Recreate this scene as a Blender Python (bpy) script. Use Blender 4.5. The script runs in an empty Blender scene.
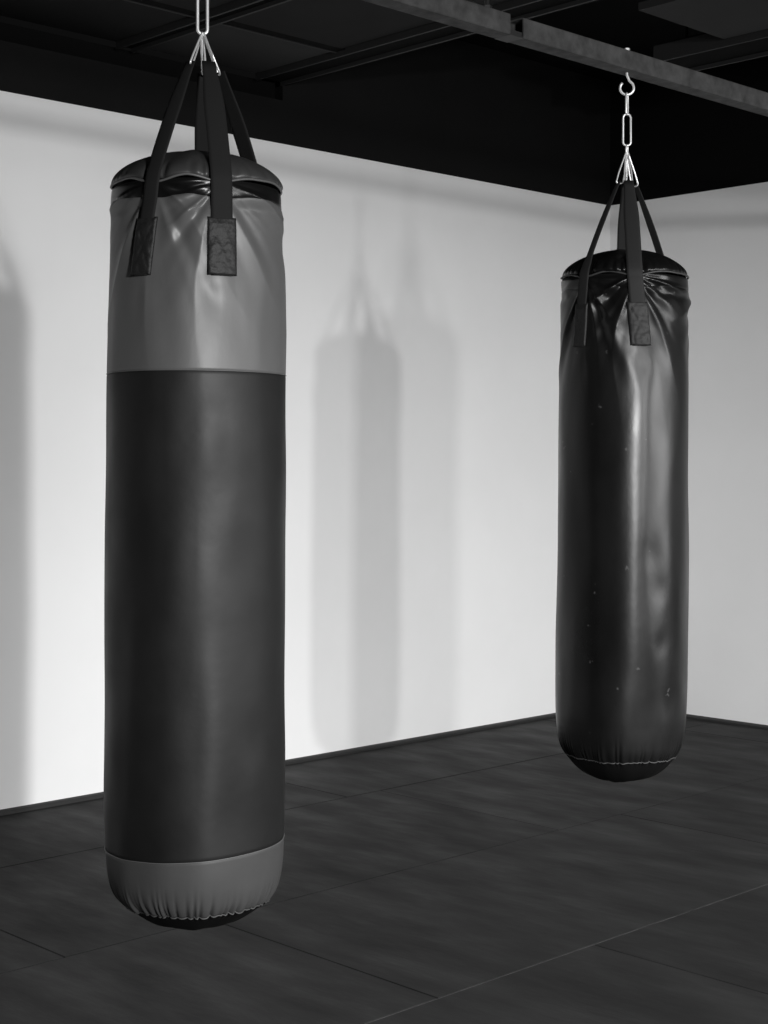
import bpy, math, random
from mathutils import Vector, Matrix, noise
PI = math.pi
D = math.radians
random.seed(4)
scn = bpy.context.scene
COL = scn.collection
F = 1540.0
HOR = 464.0
CAMZ = 1.40
# room frame: left wall = plane x=0, right wall = plane y=0, corner at origin
def c2w(xc, yc):
    rx, ry = xc - 1.303, yc - 8.88
    return (rx*.6945 - ry*.7195, rx*.7195 + ry*.6945)
CAM = c2w(0, 0)
ALPHA = math.atan2(.7195, .6945)

# ------------------------------------------------------------------ helpers
def link(o):
    COL.objects.link(o); return o
def mesh_obj(name, verts, faces, mat, parent=None, smooth=True, mats=None, midx=None):
    me = bpy.data.meshes.new(name)
    me.from_pydata([tuple(v) for v in verts], [], faces)
    me.validate(); me.update()
    for m in (mats or [mat]): me.materials.append(m)
    if smooth: me.polygons.foreach_set('use_smooth', [True]*len(me.polygons))
    if midx and len(midx) == len(me.polygons): me.polygons.foreach_set('material_index', midx)
    o = link(bpy.data.objects.new(name, me))
    if parent: o.parent = parent
    return o
def empty(name, loc, rz=0):
    o = link(bpy.data.objects.new(name, None)); o.location = loc; o.rotation_euler = (0, 0, rz)
    o.empty_display_size = .1
    return o
def tag(o, label=None, cat=None, group=None, kind=None):
    if label: o['label'] = label
    if cat: o['category'] = cat
    if group: o['group'] = group
    if kind: o['kind'] = kind
    return o
class MB:
    def __init__(s): s.v = []; s.f = []; s.m = []
    def box(s, a, b, mi=0, ch=0.0):
        (x0, y0, z0), (x1, y1, z1) = a, b
        n = len(s.v)
        if ch <= 0:
            s.v += [(x0,y0,z0),(x1,y0,z0),(x1,y1,z0),(x0,y1,z0),(x0,y0,z1),(x1,y0,z1),(x1,y1,z1),(x0,y1,z1)]
            fs = [(0,3,2,1),(4,5,6,7),(0,1,5,4),(1,2,6,5),(2,3,7,6),(3,0,4,7)]
        else:   # top edges chamfered
            s.v += [(x0,y0,z0),(x1,y0,z0),(x1,y1,z0),(x0,y1,z0),
                    (x0,y0,z1-ch),(x1,y0,z1-ch),(x1,y1,z1-ch),(x0,y1,z1-ch),
                    (x0+ch,y0+ch,z1),(x1-ch,y0+ch,z1),(x1-ch,y1-ch,z1),(x0+ch,y1-ch,z1)]
            fs = [(0,3,2,1),(8,9,10,11),(0,1,5,4),(1,2,6,5),(2,3,7,6),(3,0,4,7),
                  (4,5,9,8),(5,6,10,9),(6,7,11,10),(7,4,8,11)]
        s.f += [tuple(i+n for i in f) for f in fs]; s.m += [mi]*len(fs)
        return s
    def tube(s, pts, r, closed=False, seg=10, mi=0):
        pts = [Vector(p) for p in pts]; N = len(pts); n0 = len(s.v)
        up = None
        for i, p in enumerate(pts):
            if closed: t = pts[(i+1) % N] - pts[i-1]
            else: t = pts[min(i+1, N-1)] - pts[max(i-1, 0)]
            t.normalize()
            if up is None:
                up = t.orthogonal().normalized()
            up = (up - t*up.dot(t)).normalized()
            bi = t.cross(up)
            rr = r[i] if isinstance(r, (list, tuple)) else r
            for k in range(seg):
                a = 2*PI*k/seg
                s.v.append(p + up*math.cos(a)*rr + bi*math.sin(a)*rr)
        M = N if closed else N-1
        # rotation offset at the closing ring
        off = 0
        if closed:
            best = 1e9
            for q in range(seg):
                d = (s.v[n0+q] - s.v[n0+(N-1)*seg]).length
                if d < best: best = d; off = q
        for i in range(M):
            j = (i+1) % N; o2 = off if (closed and i == N-1) else 0
            for k in range(seg):
                a = n0+i*seg+k; b = n0+i*seg+(k+1) % seg
                c = n0+j*seg+(k+1+o2) % seg; d = n0+j*seg+(k+o2) % seg
                s.f.append((a, b, c, d)); s.m.append(mi)
        if not closed:
            s.f.append(tuple(n0+k for k in reversed(range(seg)))); s.m.append(mi)
            s.f.append(tuple(n0+(N-1)*seg+k for k in range(seg))); s.m.append(mi)
        return s
    def build(s, name, mat, parent=None, smooth=False, mats=None):
        return mesh_obj(name, s.v, s.f, mat, parent, smooth, mats, s.m)

# ------------------------------------------------------------------ materials
def mat(name, g, rough=.5, metal=0, spec=.5, g2=None, nscale=6, ndetail=6, bump=0, bscale=60, rvar=0, rscale=5,
        bdist=.002, stretch=(1,1,1), coat=0, coatr=.2, contrast=(.35,.65)):
    m = bpy.data.materials.new(name); m.use_nodes = True
    nt = m.node_tree; N = nt.nodes; L = nt.links
    b = N['Principled BSDF']
    b.inputs['Base Color'].default_value = (g, g, g, 1)
    b.inputs['Roughness'].default_value = rough
    b.inputs['Metallic'].default_value = metal
    b.inputs['Specular IOR Level'].default_value = spec
    b.inputs['Coat Weight'].default_value = coat
    b.inputs['Coat Roughness'].default_value = coatr
    tc = N.new('ShaderNodeTexCoord'); mp = N.new('ShaderNodeMapping')
    mp.inputs['Scale'].default_value = stretch
    L.new(tc.outputs['Object'], mp.inputs['Vector'])
    if g2 is not None:
        n = N.new('ShaderNodeTexNoise'); n.inputs['Scale'].default_value = nscale; n.inputs['Detail'].default_value = ndetail
        n.inputs['Roughness'].default_value = .6
        r = N.new('ShaderNodeValToRGB')
        r.color_ramp.elements[0].position = contrast[0]; r.color_ramp.elements[0].color = (g, g, g, 1)
        r.color_ramp.elements[1].position = contrast[1]; r.color_ramp.elements[1].color = (g2, g2, g2, 1)
        L.new(mp.outputs[0], n.inputs['Vector']); L.new(n.outputs['Fac'], r.inputs[0]); L.new(r.outputs[0], b.inputs['Base Color'])
    if rvar:
        n = N.new('ShaderNodeTexNoise'); n.inputs['Scale'].default_value = rscale; n.inputs['Detail'].default_value = 5
        mr = N.new('ShaderNodeMapRange'); mr.inputs[1].default_value = .3; mr.inputs[2].default_value = .7
        mr.inputs[3].default_value = rough-rvar; mr.inputs[4].default_value = rough+rvar
        L.new(mp.outputs[0], n.inputs['Vector']); L.new(n.outputs['Fac'], mr.inputs[0]); L.new(mr.outputs[0], b.inputs['Roughness'])
    if bump:
        n = N.new('ShaderNodeTexNoise'); n.inputs['Scale'].default_value = bscale; n.inputs['Detail'].default_value = 6
        bp = N.new('ShaderNodeBump'); bp.inputs['Strength'].default_value = bump; bp.inputs['Distance'].default_value = bdist
        L.new(mp.outputs[0], n.inputs['Vector']); L.new(n.outputs['Fac'], bp.inputs['Height']); L.new(bp.outputs[0], b.inputs['Normal'])
    return m
M = {}
M['wall'] = mat('white_wall_paint', .76, .85, spec=.2, g2=.80, nscale=.9, bump=.08, bscale=35)
M['fascia'] = mat('black_painted_band', .006, .7, spec=.1, g2=.007, nscale=3)
M['gap'] = mat('black_recess', .004, .9, spec=.05)
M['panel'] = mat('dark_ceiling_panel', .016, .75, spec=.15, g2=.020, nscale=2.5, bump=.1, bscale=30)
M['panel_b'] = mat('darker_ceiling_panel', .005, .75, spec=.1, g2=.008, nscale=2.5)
M['ceilbar'] = mat('ceiling_grid_metal', .016, .6, spec=.2)
M['base'] = mat('baseboard_rubber', .014, .5)
M['under'] = mat('subfloor', .01, .9, spec=.1)
M['seam'] = mat('pale_mat_joint', .11, .9, spec=.2, g2=.035, nscale=9)
mats_floor = [mat('rubber_mat_%s' % w, a, .68, spec=.15, g2=b, nscale=1.9, ndetail=12, bump=.35, bscale=14, bdist=.004,
                  rvar=.12, rscale=3, stretch=(.8, 2.1, 1), contrast=(.38,.63)) for w, a, b in (('dark', .009, .016), ('worn', .0105, .019), ('pale', .012, .022))]
M['steel'] = mat('galvanised_beam_steel', .030, .65, metal=0, spec=.2, g2=.058, nscale=22, ndetail=8, bump=.25, bscale=90, rvar=.1, rscale=30)
M['steel_dark'] = mat('dark_splice_steel', .02, .55, metal=.4)
M['chrome'] = mat('bright_zinc_chain', .85, .33, metal=.6, g2=.75, nscale=60)
M['web'] = mat('black_nylon_webbing', .009, .8, spec=.15, bump=.5, bscale=900, bdist=.0006)
M['web2'] = mat('grey_black_nylon_webbing', .014, .7, spec=.2, bump=.5, bscale=900, bdist=.0006)
M['patch'] = mat('crinkled_black_patch', .009, .55, spec=.25, bump=.8, bscale=55, bdist=.005)
M['patch2'] = mat('sewn_strap_patch', .011, .55, spec=.25, bump=.5, bscale=60, bdist=.002)
M['thread'] = mat('pale_stitching', .032, .6)
M['grey_vinyl'] = mat('grey_vinyl', .062, .44, spec=.35, g2=.078, nscale=4, bump=.25, bscale=26, bdist=.0025, rvar=.07, rscale=4, stretch=(1,1,.45))
M['cap_vinyl'] = mat('grey_top_cap_vinyl', .025, .42, spec=.35, g2=.032, nscale=5, bump=.25, bscale=30, bdist=.0025)
M['black_body'] = mat('matt_black_leather', .0055, .50, spec=.24, g2=.009, nscale=3.5, bump=.3, bscale=13, bdist=.003, rvar=.08, rscale=5)
M['rim'] = mat('glossy_black_rim', .004, .30, spec=.28)
M['low_vinyl'] = mat('grey_lower_vinyl', .036, .5, spec=.2, g2=.042, nscale=5, bump=.2, bscale=26, bdist=.002)
M['under_cap'] = mat('black_underside', .003, .7, spec=.1)
M['pipe_light'] = mat('pale_piping', .07, .45)
M['gloss'] = mat('glossy_black_leather', .004, .34, spec=.26, g2=.007, nscale=5, bump=.4, bscale=11, bdist=.003, rvar=.09, rscale=4.5, stretch=(1,1,.6))
# pale scuffs on the glossy leather
def scuffs(m):
    nt = m.node_tree; N = nt.nodes; L = nt.links; b = N['Principled BSDF']
    src = b.inputs['Base Color'].links[0].from_socket
    tc = N.new('ShaderNodeTexCoord'); n = N.new('ShaderNodeTexNoise'); n.inputs['Scale'].default_value = 34; n.inputs['Detail'].default_value = 3
    r = N.new('ShaderNodeValToRGB'); r.color_ramp.elements[0].position = .71; r.color_ramp.elements[1].position = .76
    mx = N.new('ShaderNodeMix'); mx.data_type = 'RGBA'; mx.inputs[7].default_value = (.04, .04, .04, 1)
    L.new(tc.outputs['Object'], n.inputs['Vector']); L.new(n.outputs['Fac'], r.inputs[0]); L.new(r.outputs[0], mx.inputs[0])
    L.new(src, mx.inputs[6]); L.new(mx.outputs[2], b.inputs['Base Color'])
scuffs(M['gloss'])

# ------------------------------------------------------------------ the setting
XM, LM = 10.6, 11.2          # extent of the modelled room
CH = CAMZ + 1.78             # ceiling height
FB = CAMZ + 1.49             # underside of the black band on the walls
def structure(o): o['kind'] = 'structure'; return o
w = MB().box((-.15, -LM, 0), (0, .15, FB)); structure(w.build('wall_left', M['wall']))
w = MB().box((0, 0, 0), (XM, .15, FB)); structure(w.build('wall_right', M['wall']))
# black painted band on the walls, with a recess at the ceiling; near the corner the ceiling is a step higher
LS, UP = 2.47, .42
w = MB().box((-.15, -LS, FB), (.004, .15, CH+UP)).box((-.15, -LM, FB), (.004, -LS, FB+.20)).box((-.15, -LM, FB+.20), (-.05, -LS, CH), 1)
structure(w.build('trim_1', None, mats=[M['fascia'], M['gap']]))
w = MB().box((.004, -.004, FB), (XM, .15, CH+UP))
structure(w.build('trim_2', None, mats=[M['gap']]))
# baseboards (profile: small rounded strip)
def baseboard(name, along_x):
    prof = [(0,0),(.018,0),(.018,.010),(.014,.017),(.006,.021),(0,.021)]
    v = []; 
    for s in (0, 1):
        for d, z in prof:
            v.append((d + s*(XM-d), -d, z) if along_x else (d, -d - s*(LM-d), z))
    n = len(prof); f = [(i, (i+1) % n, n+(i+1) % n, n+i) for i in range(n)] + [tuple(range(n)), tuple(range(2*n-1, n-1, -1))]
    return structure(mesh_obj(name, v, f, M['base'], None, False))
baseboard('baseboard_left', False); baseboard('baseboard_right', True)
# floor of rubber mats laid in a running bond
fl = MB().box((0, -LM, -.10), (XM, 0, -.021), 0)
rows = [-.27, .72, 1.71, 2.68, 3.67, 4.66, 5.65, 6.64, 7.63, 8.62, 9.61, XM]
off = {0: .62, 1: 2.53, 2: 2.15, 3: 1.45, 4: .4, 5: 1.1, 6: .3, 7: 1.5, 8: .9, 9: .1, 10: 1.2}
for i in range(len(rows)-1):
    x0, x1 = max(rows[i], 0.0), rows[i+1]
    cuts = [0.0]
    y = off[i] if i != 2 else 2.15
    step = {1: 2.19, 2: 2.05}.get(i, 2.1)
    y = y % step if i not in (1,) else y % 2.19
    if y < .25: y += step
    while y < LM: cuts.append(y); y += step
    cuts.append(LM)
    for k in range(len(cuts)-1):
        g = .0014
        fl.box((x0+g, -cuts[k+1]+g, -.02), (x1-g, -cuts[k]-g, random.choice((0, 0, -.0012))), random.choice((1, 2, 3)), ch=.0025)
# pale mottled strip filling one long joint
fl.box((2.6776, -LM, -.02), (2.6824, 0, -.0015), 4)
structure(fl.build('floor', None, mats=[M['under']] + mats_floor + [M['seam']]))
# ceiling: slab, bays between dark beams
structure(MB().box((-.05, -LM, CH+.06), (XM, -LS, CH+.16)).box((-.05, -LS, CH-.02), (XM, -LS+.012, CH+UP)).box((-.05, -LS, CH+UP), (XM, .05, CH+UP+.1)).build('ceiling', M['gap']))
barsL = [(2.47, 2.63), (3.30, 3.39), (4.55, 4.71), (5.80, 5.95), (7.1, 7.25), (8.4, 8.55), (9.7, 9.85)]
barsX = [.58, 1.81, 3.04, 4.27, 5.5, 6.73, 7.96, 9.19]
pn = MB()
xs = [0.0] + barsX + [XM]
for i in range(len(barsL)-1):
    l0, l1 = barsL[i][1], barsL[i+1][0]
    for j in range(len(xs)-1):
        paler = (i, j) in ((0, 0), (1, 2), (3, 1), (2, 3), (3, 4), (4, 5))  # bays that get the lighter of the two panel colours
        pn.box((xs[j]+.03, -l1+.02, CH), (xs[j+1]-.03, -l0-.02, CH+.03), 0 if paler else 1)
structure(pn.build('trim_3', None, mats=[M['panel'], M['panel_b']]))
gb = MB()
def channel(l0, l1, x0):      # dark channel with two thin lips
    gb.box((x0, -l1+.012, CH-.005), (XM, -l0-.012, CH+.06), 1)
    gb.box((x0, -l0-.012, CH-.022), (XM, -l0, CH+.05), 0)
    gb.box((x0, -l1, CH-.022), (XM, -l1+.012, CH+.05), 0)
for l0, l1 in barsL: channel(l0, l1, 0)
for x in barsX:
    gb.box((x-.03, -LM, CH+.0), (x+.03, -LS-.02, CH+.05), 1)
    gb.box((x-.034, -LM, CH-.004), (x-.026, -LS-.02, CH+.02), 0)
structure(gb.build('trim_4', None, mats=[M['ceilbar'], M['gap']]))
# a hanging tray and panel in the raised bay, off to the right
gb = MB(); channel(1.31, 1.57, 1.45)
gb.box((1.83, -2.19, CH), (4.2, -1.60, CH+.03), 2)
for x in (1.6, 2.2, 3.4, 4.1):
    for l in (1.34, 1.54, 1.7, 2.1):
        if x > 1.83 or l < 1.6: gb.box((x, -l-.004, CH+.02), (x+.008, -l+.004, CH+UP), 1)
structure(gb.build('trim_5', None, mats=[M['ceilbar'], M['gap'], M['panel']]))

# ------------------------------------------------------------------ support beam
BX = 2.843
hw = .0282
BZ0, BZ1 = CAMZ+1.0997, CAMZ+1.155
def l_on_plane(px, X):
    u = (px-384)/F
    # camera ray direction in room frame
    dx = u*.6945 - .7195; dy = u*.7195 + .6945
    t = (X - CAM[0])/dx
    return -(CAM[1] + t*dy)
La, Lb = l_on_plane(523.5, BX+hw), l_on_plane(510.5, BX+hw)
beam = empty('hanging_rail', (BX, 0, BZ0))
tag(beam, 'grey steel square tube running under the black ceiling, carrying both punching bags', 'rail')
def tube_seg(l0, l1):
    m = MB(); t = .004; h = BZ1-BZ0; c = .005
    prof = [(-hw+c, 0), (hw-c, 0), (hw-c*.3, c*.3), (hw, c), (hw, h-c), (hw-c*.3, h-c*.3), (hw-c, h), (-hw+c, h), (-hw+c*.3, h-c*.3), (-hw, h-c), (-hw, c), (-hw+c*.3, c*.3)]
    inn = [(x*(hw-t)/hw, t + z*(h-2*t)/h) for x, z in prof]
    n = len(prof)
    v = []
    for l in (l0, l1):
        v += [(x, -l, z) for x, z in prof]; v += [(x, -l, z) for x, z in inn]
    f = []
    for i in range(n):
        j = (i+1) % n
        f += [(i, j, 2*n+j, 2*n+i), (n+j, n+i, 3*n+i, 3*n+j), (j, i, n+i, n+j), (2*n+i, 2*n+j, 3*n+j, 3*n+i)]
    return mesh_obj('rail_segment', v, f, M['steel'], beam, False)
tube_seg(.012, La); tube_seg(Lb, 8.2)
sp = MB().box((-hw+.005, -Lb-.10, .0045), (hw-.005, -La+.10, .016)).box((-hw+.0005, -Lb, .0), (hw-.0005, -La, .0045))
o = sp.build('splice_plate', M['steel_dark'], beam); o['label'] = 'dark splice bridging the gap between the two tubes'
MB().box((-.05, -.012, -.03), (.05, 0, .085)).build('end_plate', M['steel'], beam)
def cyl(m, x, y, z0, z1, r, seg=14):
    m.tube([(x, y, z0), (x, y, z1)], r, seg=seg)
    return m
for l in (l_on_plane(487, BX), .5, 6.5):
    rod = cyl(MB(), 0, -l, BZ1-BZ0-.002, CH-BZ0+.005, .006).build('hanger_rod', M['steel_dark'], beam, True)
    cyl(MB(), 0, -l, BZ1-BZ0-.002, BZ1-BZ0+.012, .013, 6).build('nut', M['steel_dark'], rod)

# ------------------------------------------------------------------ wire shapes
def stadium(L, W, r_wire, n=8):
    """closed loop in local xz-plane, top at z=L/2 ... returns list of (x,z)"""
    pts = []; R = W/2
    for k in range(n+1):
        a = PI*k/n; pts.append((R*math.cos(a), L/2-R + R*math.sin(a)))
    for k in range(n+1):
        a = PI + PI*k/n; pts.append((R*math.cos(a), -L/2+R + R*math.sin(a)))
    return pts
def place2d(pts, c, ax, up):
    c = Vector(c); ax = Vector(ax).normalized(); up = Vector(up).normalized()
    return [c + ax*x + up*z for x, z in pts]

# hook screwed up through the beam (part of the beam)
def ceiling_hook(l, rz, zbot):
    """eye bolt with an open J hook below the tube. zbot = bottom height of the hook above BZ0 (negative)"""
    m = MB(); ax = Vector((math.cos(rz), math.sin(rz), 0))
    R = -zbot/2*.62; cz = zbot + R
    pts = [Vector((0, -l, BZ1-BZ0+.012)), Vector((0, -l, 0)), Vector((0, -l, -.006))]
    p2 = [(0.35*R, cz+R*1.05), (R*.85, cz+R*.6)]
    for k in range(0, 15):
        a = math.radians(10 - k*17); p2.append((R*math.cos(a), cz+R*math.sin(a)))
    for x, z in p2: pts.append(Vector((0, -l, 0)) + ax*x + Vector((0, 0, z)))
    m.tube(pts, .0036, seg=10)
    h = m.build('hook', M['chrome'], beam, True); h['label'] = 'bright open hook below the beam'
    cyl(MB(), 0, -l, BZ1-BZ0+.0005, BZ1-BZ0+.013, .0085, 6).build('nut', M['chrome'], h)
    return h

# ------------------------------------------------------------------ punching bags
def catmull(P, t):
    n = len(P)-1; x = max(0, min(.999999, t))*n; i = int(x); f = x-i
    p0 = P[max(i-1, 0)]; p1 = P[i]; p2 = P[i+1]; p3 = P[min(i+2, n)]
    return tuple(.5*((2*b) + (-a+c)*f + (2*a-5*b+4*c-d)*f*f + (-a+3*b-3*c+d)*f**3) for a, b, c, d in zip(p0, p1, p2, p3))
def smooth(a, b, x):
    t = max(0, min(1, (x-a)/(b-a))); return t*t*(3-2*t)
def wrap(a):
    return (a+PI) % (2*PI) - PI

class Bag:
    def __init__(s, prof, zoff, straps, zrim, wr, seed, hemz, dents=()):
        # resample profile uniformly by arc length; heights become local to the bag's bottom
        dense = [catmull(prof, k/800) for k in range(801)]
        s.S = [0]
        for a, b in zip(dense, dense[1:]): s.S.append(s.S[-1] + math.hypot(b[0]-a[0], b[1]-a[1]))
        s.P = [(r, z+zoff) for r, z in dense]; s.zrim = zrim+zoff; s.straps = straps; s.wr = wr; s.seed = seed
        s.dents = dents; s.hem = s.s_at(hemz+zoff); s.zoff = zoff
    def s_at(s, z):
        for i in range(len(s.P)-1):
            if s.P[i+1][1] <= z: 
                a, b = s.P[i][1], s.P[i+1][1]; f = (a-z)/(a-b) if a != b else 0
                return s.S[i] + f*(s.S[i+1]-s.S[i])
        return s.S[-1]
    def prof(s, q):
        q = max(0, min(s.S[-1]-1e-6, q))
        lo, hi = 0, len(s.S)-1
        while hi-lo > 1:
            m = (lo+hi)//2
            if s.S[m] <= q: lo = m
            else: hi = m
        f = (q-s.S[lo])/(s.S[hi]-s.S[lo]); a, b = s.P[lo], s.P[hi]
        r = a[0]+(b[0]-a[0])*f; z = a[1]+(b[1]-a[1])*f
        i0, i1 = max(lo-6, 0), min(hi+6, len(s.P)-1)
        tr, tz = s.P[i1][0]-s.P[i0][0], s.P[i1][1]-s.P[i0][1]; l = math.hypot(tr, tz) or 1
        return r, z, -tz/l, tr/l
    def disp(s, th, z, q):
        d = 0; R = .19
        A = s.wr
        zt = s.zrim-.035
        near = 1
        for j, ts in enumerate(s.straps):
            dx = R*wrap(th-ts); dz = zt-z
            near *= 1 - math.exp(-(dx/.042)**2)*(1 if z > s.zrim-.20 else math.exp(-((s.zrim-.20-z)/.03)**2))
        for j, ts in enumerate(s.straps):
            dx = R*wrap(th-ts); dz = zt-z
            rho = math.hypot(dx, dz)
            if rho > .75 : continue
            phi = math.atan2(dx, dz+.03)
            n1 = noise.noise(Vector((phi*2.7+j*7, rho*2.2, s.seed)))
            n2 = noise.noise(Vector((phi*6.0+j*7, rho*4.0, s.seed+5)))
            env = smooth(0, .06, rho)*math.exp(-(rho/.20)**2)*smooth(2.0, 1.2, abs(phi))
            rid = 1-abs(math.sin(4.2*phi + 2.2*n1 + j))*1.0
            d += A*env*(.012*(rid-.45) + .006*n2)
            # the strap pulls the leather in above its patch
            d -= A*.003*math.exp(-(dx/.05)**2)*smooth(s.zrim-.22, s.zrim-.05, z)
        d *= (.25 + .75*near)
        # sag folds just below the rim
        e = math.exp(-((s.zrim-z-.055)/.010)**2)
        d -= A*.0030*e*(.6+.8*noise.noise(Vector((math.cos(th)*4, math.sin(th)*4, s.seed))))*near
        # slack between straps
        d += .0022*noise.noise(Vector((math.cos(th)*1.6, math.sin(th)*1.6+5, z*2.1+s.seed+9)))*2*near
        d += .0012*noise.noise(Vector((math.cos(th)*3, math.sin(th)*3, z*4.5+s.seed)))*2*near
        for dt, dz_, sz, dp in s.dents:
            d -= dp*math.exp(-((R*wrap(th-dt)/sz)**2 + ((z-dz_)/(sz*1.5))**2))
        # gathered hem
        dh = q - s.hem
        if -.11 < dh < .03:
            w = math.exp(-(dh/.040)**2) if dh < 0 else math.exp(-(dh/.010)**2)
            pk = noise.noise(Vector((math.cos(th)*7.5, math.sin(th)*7.5, s.seed+2)))
            pk2 = abs(math.sin(24*th + 5*pk))**.7
            d += w*(.0085*(pk2-.6)*(.85+.8*pk))
        return d
    def pt(s, th, q, extra=0):
        r, z, nr, nz = s.prof(q)
        d = s.disp(th, z, q) + extra
        return Vector(((r+nr*d)*math.sin(th), -(r+nr*d)*math.cos(th), z+nz*d))
    def panel(s, name, q0, q1, mt, parent, rows, NT=400, tuck=True):
        """q0(th), q1(th): start (upper) and end (lower) arc positions"""
        v = []; f = []
        for i in range(rows+1):
            t = i/rows
            for k in range(NT):
                th = 2*PI*k/NT
                a = q0(th); b = q1(th)
                e = 0
                if tuck:   # edges turn in at a seam
                    dd = min(t, 1-t)*(b-a)
                    e = -.0016*math.exp(-(dd/.0022)**2)
                v.append(s.pt(th, a+(b-a)*t, e))
        for i in range(rows):
            for k in range(NT):
                k2 = (k+1) % NT
                f.append((i*NT+k, (i+1)*NT+k, (i+1)*NT+k2, i*NT+k2))
        return mesh_obj(name, v, f, mt, parent)

def ribbon(name, path, width, thick, mt, parent, fold=0):
    """path: list of (centre, width_dir, outward, w)"""
    v = []; f = []; nw = 6
    for c, wd, nrm, w in path:
        for k in range(nw+1):
            u = k/nw-.5
            b = 1-4*u*u
            v.append(c + wd*(u*w) + nrm*(thick*(.55+.45*b)))
        for k in range(nw, -1, -1):
            u = k/nw-.5
            v.append(c + wd*(u*w))
    m = 2*(nw+1)
    for i in range(len(path)-1):
        for k in range(m):
            k2 = (k+1) % m
            f.append((i*m+k, i*m+k2, (i+1)*m+k2, (i+1)*m+k))
    f.append(tuple(range(m-1, -1, -1))); f.append(tuple((len(path)-1)*m+k for k in range(m)))
    return mesh_obj(name, v, f, mt, parent)

def make_bag(name, cx, cy, prof, zbot, straps, zrim, ztop, wr, seed, hemz, mats, seams, apex, patch_len, patch_w, strap_w,
             lower_tilt=0, strap_r=.03, strap_top=.0, lean=(0,0,0,0), free_w=(1,1,1,1), loop_az=(80,0,95,70), dents=(), tiltang=.0045, wsc=(.75,1,1,1)):
    wx, wy = c2w(cx, cy)
    rz = ALPHA + math.atan2(-cx, cy)
    root = empty(name, (wx, wy, CAMZ+zbot), rz)
    zo = -zbot
    root.rotation_euler = (0, tiltang, rz)       # hangs very slightly out of plumb
    hh = apex[1]+zo
    root.location.x -= math.cos(rz)*hh*math.sin(tiltang); root.location.y -= math.sin(rz)*hh*math.sin(tiltang)
    B = Bag(prof, zo, straps, zrim, wr, seed, hemz, dents)
    def gapbump(th):
        m = min(abs(wrap(th-t)) for t in straps)
        return smooth(.08, .42, m)
    q_rimtop = 0.0
    band = lambda th: .037 - .005*gapbump(th) + .004*noise.noise(Vector((math.cos(th)*2.5, math.sin(th)*2.5, seed)))
    qs = [B.s_at(z+zo) for z in seams]       # seam arc positions
    qh = B.hem
    tilt = lambda th: -lower_tilt*math.sin(th)
    B.panel('rim_band', lambda th: .0, lambda th: band(th)+.002, mats['rim'], root, 10)
    if seams:
        B.panel('upper_panel', lambda th: band(th), lambda th: qs[0], mats['upper'], root, 150)
        B.panel('body_panel', lambda th: qs[0], lambda th: qs[1]+tilt(th), mats['body'], root, 220)
        B.panel('lower_panel', lambda th: qs[1]+tilt(th), lambda th: qh+tilt(th)*.6, mats['lower'], root, 60)
        for nm, q in (('upper', lambda th: qs[0]), ('lower', lambda th: qs[1]+tilt(th))):
            m = MB(); m.tube([B.pt(2*PI*k/220, q(2*PI*k/220), .0002) for k in range(220)], .0011, closed=True, seg=6)
            m.build('seam', mats['seam'], root, True)
    else:
        B.panel('body_panel', lambda th: band(th), lambda th: qh, mats['body'], root, 420)
    # hem cord and underside
    m = MB(); m.tube([B.pt(2*PI*k/300, qh+(tilt(2*PI*k/300)*.6), .0004) for k in range(300)], .0016, closed=True, seg=6)
    m.build('hem_cord', mats['hem'], root, True)
    B.panel('bottom_cap', lambda th: qh+tilt(th)*.6, lambda th: B.S[-1]-.0005, mats['under'], root, 30, tuck=False)
    # top cap: a padded dome sitting over the rim
    NT = 360; v = []; f = []
    zr = zrim+zo; rr = prof[0][0]
    lift = lambda th: .006*gapbump(th) + .003*noise.noise(Vector((math.cos(th)*3, math.sin(th)*3, seed+4)))
    R_ = 46
    for i in range(R_+1):
        t = i/R_
        for k in range(NT):
            th = 2*PI*k/NT
            ang = t*PI/2
            r = rr*(1.0)*math.cos(ang)**1.3 if t < 1 else 0
            z = zr + lift(th)*(1-t) + (ztop-zrim)*math.sin(ang)
            pk = abs(math.sin(19*th + 6*noise.noise(Vector((math.cos(th)*2, math.sin(th)*2, seed)))))
            env = math.exp(-((t-.13)/.12)**2)
            g = .35+.65*gapbump(th)
            bulge = .007*env*(pk-.5)*(1.4 - g) - .004*math.exp(-(t/.03)**2)
            sn = sum(math.exp(-(.19*wrap(th-ts)/.03)**2) for ts in straps)
            bulge -= .010*sn*math.exp(-(t/.35)**2)
            nn = .0035*noise.noise(Vector((math.sin(th)*2.2*math.cos(ang), math.cos(th)*2.2*math.cos(ang), seed+3)))
            r2 = max(0, r + bulge*math.cos(ang)); z2 = z + bulge*math.sin(ang) + nn*math.sin(ang)
            v.append(Vector((r2*math.sin(th), -r2*math.cos(th), z2)))
    for i in range(R_):
        for k in range(NT):
            k2 = (k+1) % NT
            f.append((i*NT+k, i*NT+k2, (i+1)*NT+k2, (i+1)*NT+k))
    capo = mesh_obj('top_cap', v, f, mats['cap'], root)
    # piping along the cap edge, dipping under each strap
    m = MB(); pts = []
    for k in range(240):
        th = 2*PI*k/240
        p = B.pt(th, 0, .0)
        dip = .007*sum(math.exp(-(wrap(th-ts)/.20)**2) for ts in straps)
        n3 = noise.noise(Vector((math.cos(th)*5, math.sin(th)*5, seed+2)))
        pts.append(Vector((p.x*(1.006+.004*n3), p.y*(1.006+.004*n3), p.z + lift(th) - dip + .001)))
    m.tube(pts, .0026, closed=True, seg=8); m.build('piping', mats['pipe'], root, True)
    # straps
    A = Vector((apex[0], 0, apex[1]+zo))
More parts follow.
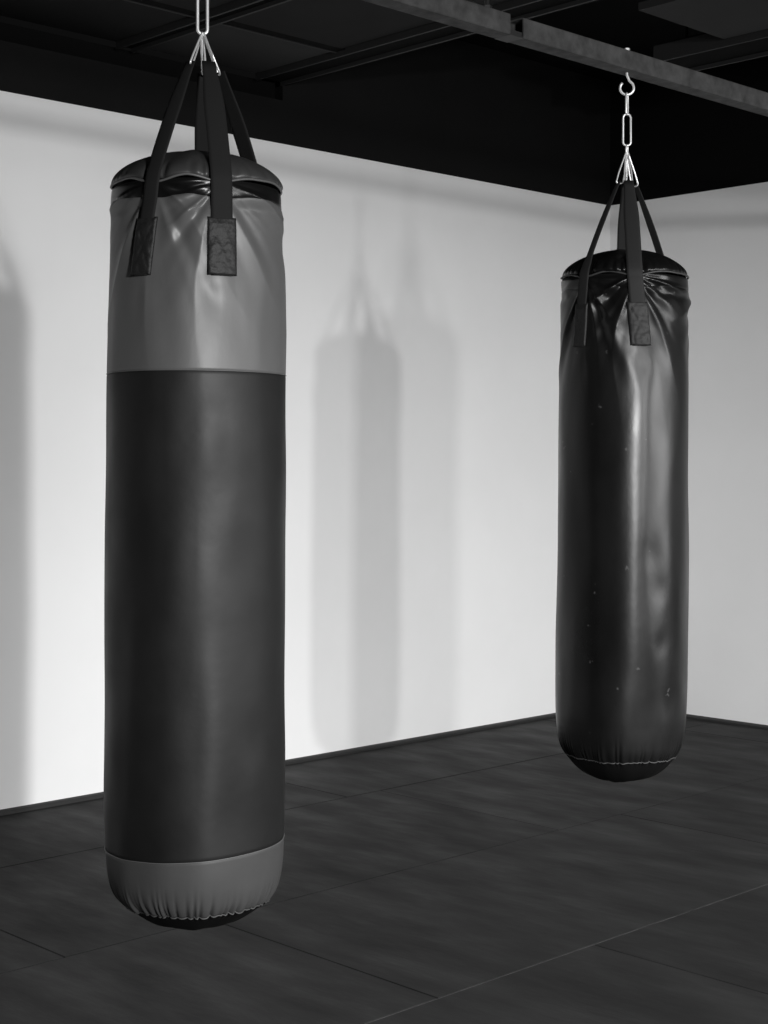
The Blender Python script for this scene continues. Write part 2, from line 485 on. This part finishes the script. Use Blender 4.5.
    for j, ts in enumerate(straps):
        out = Vector((math.sin(ts), -math.cos(ts), 0)); wd = Vector((math.cos(ts), math.sin(ts), 0))
        top = Vector((apex[0], 0, 0)) + out*strap_r + Vector((0, 0, strap_top+zo))
        rimp = B.pt(ts, 0); rimr = rimp.copy()
        rimr = Vector((rimp.x, rimp.y, zr+.012)) + out*.001
        path = []
        n = 14
        for k in range(n+1):
            t = k/n
            c = top.lerp(rimr, t)
            c += out*(.010*math.sin(PI*t)*.5)
            w = strap_w*(.66 + .34*smooth(0, .45, t))*(free_w[j] + (1-free_w[j])*smooth(.8, 1, t))*wsc[j]
            dirv = (rimr-top).normalized(); nrm = wd.cross(dirv).normalized()
            if nrm.dot(out) < 0: nrm = -nrm
            path.append((c, wd, nrm, w))
        mid = .062
        q = .0
        ln = lean[j]
        while q <= .084+patch_len:
            p = B.pt(ts, q)
            path.append((Vector((p.x, p.y, p.z)) + out*(.0035) + wd*(ln*q/.2), wd, out, strap_w*wsc[j])); q += .006
        strap = ribbon('strap', path, strap_w, .0028, mats['strap'], root)
        # patch at the end of the strap, curved to the bag
        pv = []; pf = []; a = 18; b = 30
        q0 = .079
        for side in (1, 0):
            for i in range(b+1):
                for k in range(a+1):
                    u = k/a-.5; q = q0 + patch_len*i/b
                    r, z, nr, nz = B.prof(q)
                    p = B.pt(ts, q)
                    x = u*patch_w*wsc[j]
                    R = math.hypot(p.x, p.y)
                    sag = R - math.sqrt(max(0, R*R - x*x))
                    edge = min(.5-abs(u), .5) * patch_w
                    th_ = .0078 if side else .0010
                    e2 = min(edge, min(i, b-i)/b*patch_len)
                    if side:
                        th_ = .0048 + .0030*smooth(0, .006, e2)
                        # box stitching pressed in
                        bx = abs(e2-.008)
                        th_ -= .0012*math.exp(-(bx/.0016)**2)
                        yy = (i/b-.5)*2; xx = u*2
                        th_ -= .0010*(math.exp(-((abs(yy)-abs(xx))/.12)**2))*(1 if e2 > .008 else 0)
                        th_ += .0014*noise.noise(Vector((x*70, i*.45, seed+j)))
                    pos = Vector((p.x, p.y, p.z)) + wd*x - out*sag*.8 + out*th_ + wd*(ln*q/.2)
                    pv.append(pos)
        na = (a+1)*(b+1)
        for i in range(b):
            for k in range(a):
                q_ = i*(a+1)+k
                pf.append((q_, q_+a+1, q_+a+2, q_+1)); pf.append((na+q_, na+q_+1, na+q_+a+2, na+q_+a+1))
        ring = [k for k in range(a+1)] + [i*(a+1)+a for i in range(1, b+1)] + [b*(a+1)+k for k in range(a-1, -1, -1)] + [i*(a+1) for i in range(b-1, 0, -1)]
        for i in range(len(ring)):
            p_, q_ = ring[i], ring[(i+1) % len(ring)]
            pf.append((p_, q_, na+q_, na+p_))
        mesh_obj('strap_patch', pv, pf, mats['patch'], strap)
        # wire loop from the strap's top up to the apex
        bot = top + Vector((0, 0, -.006)); v1 = A - bot; L_ = v1.length; up = v1.normalized()
        W = strap_w*.52
        shp = []
        N_ = 9
        for k in range(N_+1):
            a_ = PI + PI*k/N_; shp.append((W/2*math.cos(a_), W*.30*math.sin(a_) + W*.30))
        shp += [(W*.46, L_*.35), (W*.26, L_*.72), (W*.15, L_*.93)]
        for k in range(1, 6):
            a_ = PI*k/6; shp.append((W*.15*math.cos(a_), L_*.95 + W*.15*math.sin(a_)))
        shp += [(-W*.15, L_*.93), (-W*.26, L_*.72), (-W*.46, L_*.35)]
        la = Vector((math.cos(D(loop_az[j])), math.sin(D(loop_az[j])), 0))
        pts = [bot + la*x + up*z for x, z in shp]
        mm = MB(); mm.tube(pts, .0022, closed=True, seg=8)
        lo = mm.build('wire_loop', M['chrome'], strap, True); lo['label'] = 'bright wire loop'
    return root, A, B

def chain(name, wx, wy, rz, segs, label):
    """segs: list of (ztop, zbot, width, turn) above camera height"""
    zb = min(s[1] for s in segs)
    root = empty(name, (wx, wy, CAMZ+zb), rz)
    for zt, z0, W, turn, wire in segs:
        L_ = zt-z0; r = wire
        shp = stadium(L_-2*r, W-2*r, r)
        c = Vector((0, 0, (zt+z0)/2-zb))
        pts = place2d(shp, c, (math.cos(turn), math.sin(turn), 0), (0, 0, 1))
        MB().tube(pts, r, closed=True, seg=10).build('link', M['chrome'], root, True)
    tag(root, label, 'chain', 'chains between the beam and the bags')
    return root

# --- left bag
prof1 = [(.183,.580),(.1845,.54),(.187,.44),(.189,.32),(.1905,.19),(.191,0),(.1915,-.2),(.1915,-.4),(.1915,-.6),(.1912,-.72),(.190,-.80),(.188,-.845),(.183,-.88),(.172,-.908),(.153,-.930),(.128,-.950),(.098,-.968),(.064,-.980),(.032,-.986),(.001,-.987)]
# even spacing helps the spline: keep order from top to bottom
m1 = dict(rim=M['rim'], upper=M['grey_vinyl'], body=M['black_body'], lower=M['low_vinyl'], under=M['under_cap'], cap=M['cap_vinyl'],
          pipe=M['pipe_light'], seam=M['pipe_light'], hem=M['thread'], strap=M['web'], patch=M['patch'])
bag1, A1, B1 = make_bag('punching_bag', -.398, 3.30, prof1, -.987, [D(-29), D(15), D(132), D(175)], .580, .668, 1.05, 3.3, -.928, m1,
    [.19, -.806], (.009, .925), .118, .061, .045, lower_tilt=.010, strap_r=.050, strap_top=.85, lean=(-.026,.002,0,0), dents=((D(25),.25,.05,.004),(D(40),.42,.04,.004),(D(30),.78,.05,.003)))
tag(bag1, 'large punching bag in front with grey top and bottom panels and a black middle', 'punching bag', 'heavy bags hanging from the beam')
# --- right bag
prof2 = [(.174,.517),(.1755,.48),(.177,.40),(.178,.30),(.180,.15),(.182,0),(.1825,-.2),(.1828,-.4),(.1825,-.55),(.1815,-.67),(.179,-.72),(.174,-.76),(.166,-.79),(.150,-.815),(.130,-.841),(.102,-.864),(.068,-.879),(.034,-.886),(.001,-.887)]
m2 = dict(rim=M['rim'], body=M['gloss'], under=M['under_cap'], cap=M['rim'], pipe=M['thread'], hem=M['thread'], strap=M['web2'], patch=M['patch2'])
bag2, A2, B2 = make_bag('punching_bag', .679, 4.33, prof2, -.887, [D(-38), D(9), D(135), D(181)], .517, .603, 1.25, 11.7, -.812, m2,
    [], (.004, .878), .118, .056, .043, strap_r=.034, strap_top=.79, tiltang=.0085, lean=(-.012,.018,0,0), dents=((D(48),.239,.030,.0035),(D(36),.40,.022,.0022),(D(34),.55,.03,.002),(D(28),.64,.03,.002),(D(20),.18,.05,.003)), free_w=(.62,1,.6,1), loop_az=(40,20,-40,90))
tag(bag2, 'all-black glossy punching bag farther back near the wall corner', 'punching bag', 'heavy bags hanging from the beam')

for bag, ap, segs, lab, turnh in (
    (bag1, A1, [(1.045, .918, .028, 0.15, .0034)], 'single long bright chain link cut by the top edge above the two-tone bag', .2),
    (bag2, A2, [(1.0445, .980, .020, 1.25, .0028), (.9865, .892, .027, .15, .0028), (.899, .868, .020, 1.3, .0026)], 'short chain of bright links above the all-black bag', .1)):
    p = bag.matrix_basis @ ap
    rz = bag.rotation_euler.z
    c = chain('hanging_chain', p.x, p.y, rz, segs, lab)
    ceiling_hook(-p.y, rz+PI*0 + turnh, CAMZ+1.038-BZ0)
    # hooks sit exactly over the chains
    beam.location.x = BX
    h = [o for o in beam.children if o.name.startswith('hook')][-1]
    h.location.x = p.x-BX

# ------------------------------------------------------------------ camera
cd = bpy.data.cameras.new('camera'); cam = link(bpy.data.objects.new('camera', cd))
cd.sensor_fit = 'HORIZONTAL'; cd.sensor_width = 36; cd.lens = 36*F/768
cd.shift_y = -(512-HOR)/768
cd.clip_start = .05
cam.location = (CAM[0], CAM[1], CAMZ)
cam.rotation_euler = (PI/2, 0, math.atan2(.7195, .6945))
scn.camera = cam

# ------------------------------------------------------------------ light
def area(name, xc, yc, z, w, h, power, target, spread=180):
    ld = bpy.data.lights.new(name, 'AREA'); ld.shape = 'RECTANGLE'; ld.size = w; ld.size_y = h; ld.energy = power
    ld.spread = math.radians(spread)
    o = link(bpy.data.objects.new(name, ld)); x, y = c2w(xc, yc)
    o.location = (x, y, z)
    d = Vector(target) - o.location
    o.rotation_euler = d.to_track_quat('-Z', 'Y').to_euler()
    return o
def tgt(xc, yc, z): x, y = c2w(xc, yc); return (x, y, z)
area('lamp_far', 2.66, -3.5, CAMZ+.50, .14, .20, 168, tgt(-.4, 3.6, -2.6), 120)
area('lamp_near', 1.50, -.70, CAMZ+.36, .13, .20, 88, tgt(-.1, 4.0, -1.6), 120)
area('window_side', 3.15, .23, CAMZ+.50, .5, 1.2, 52, tgt(-.9, 4.8, -1.6), 120)
area('window_far_side', 4.1, 2.4, CAMZ+.20, 1.8, 1.4, 122, tgt(.4, 6.4, -2.4), 115)

wd = bpy.data.worlds.new('world'); scn.world = wd; wd.use_nodes = True
bg = wd.node_tree.nodes['Background']; bg.inputs[0].default_value = (1, 1, 1, 1); bg.inputs[1].default_value = .004

vs = scn.view_settings
vs.view_transform = 'Standard'; vs.look = 'None'; vs.gamma = 1; vs.use_curve_mapping = False; vs.exposure = 0
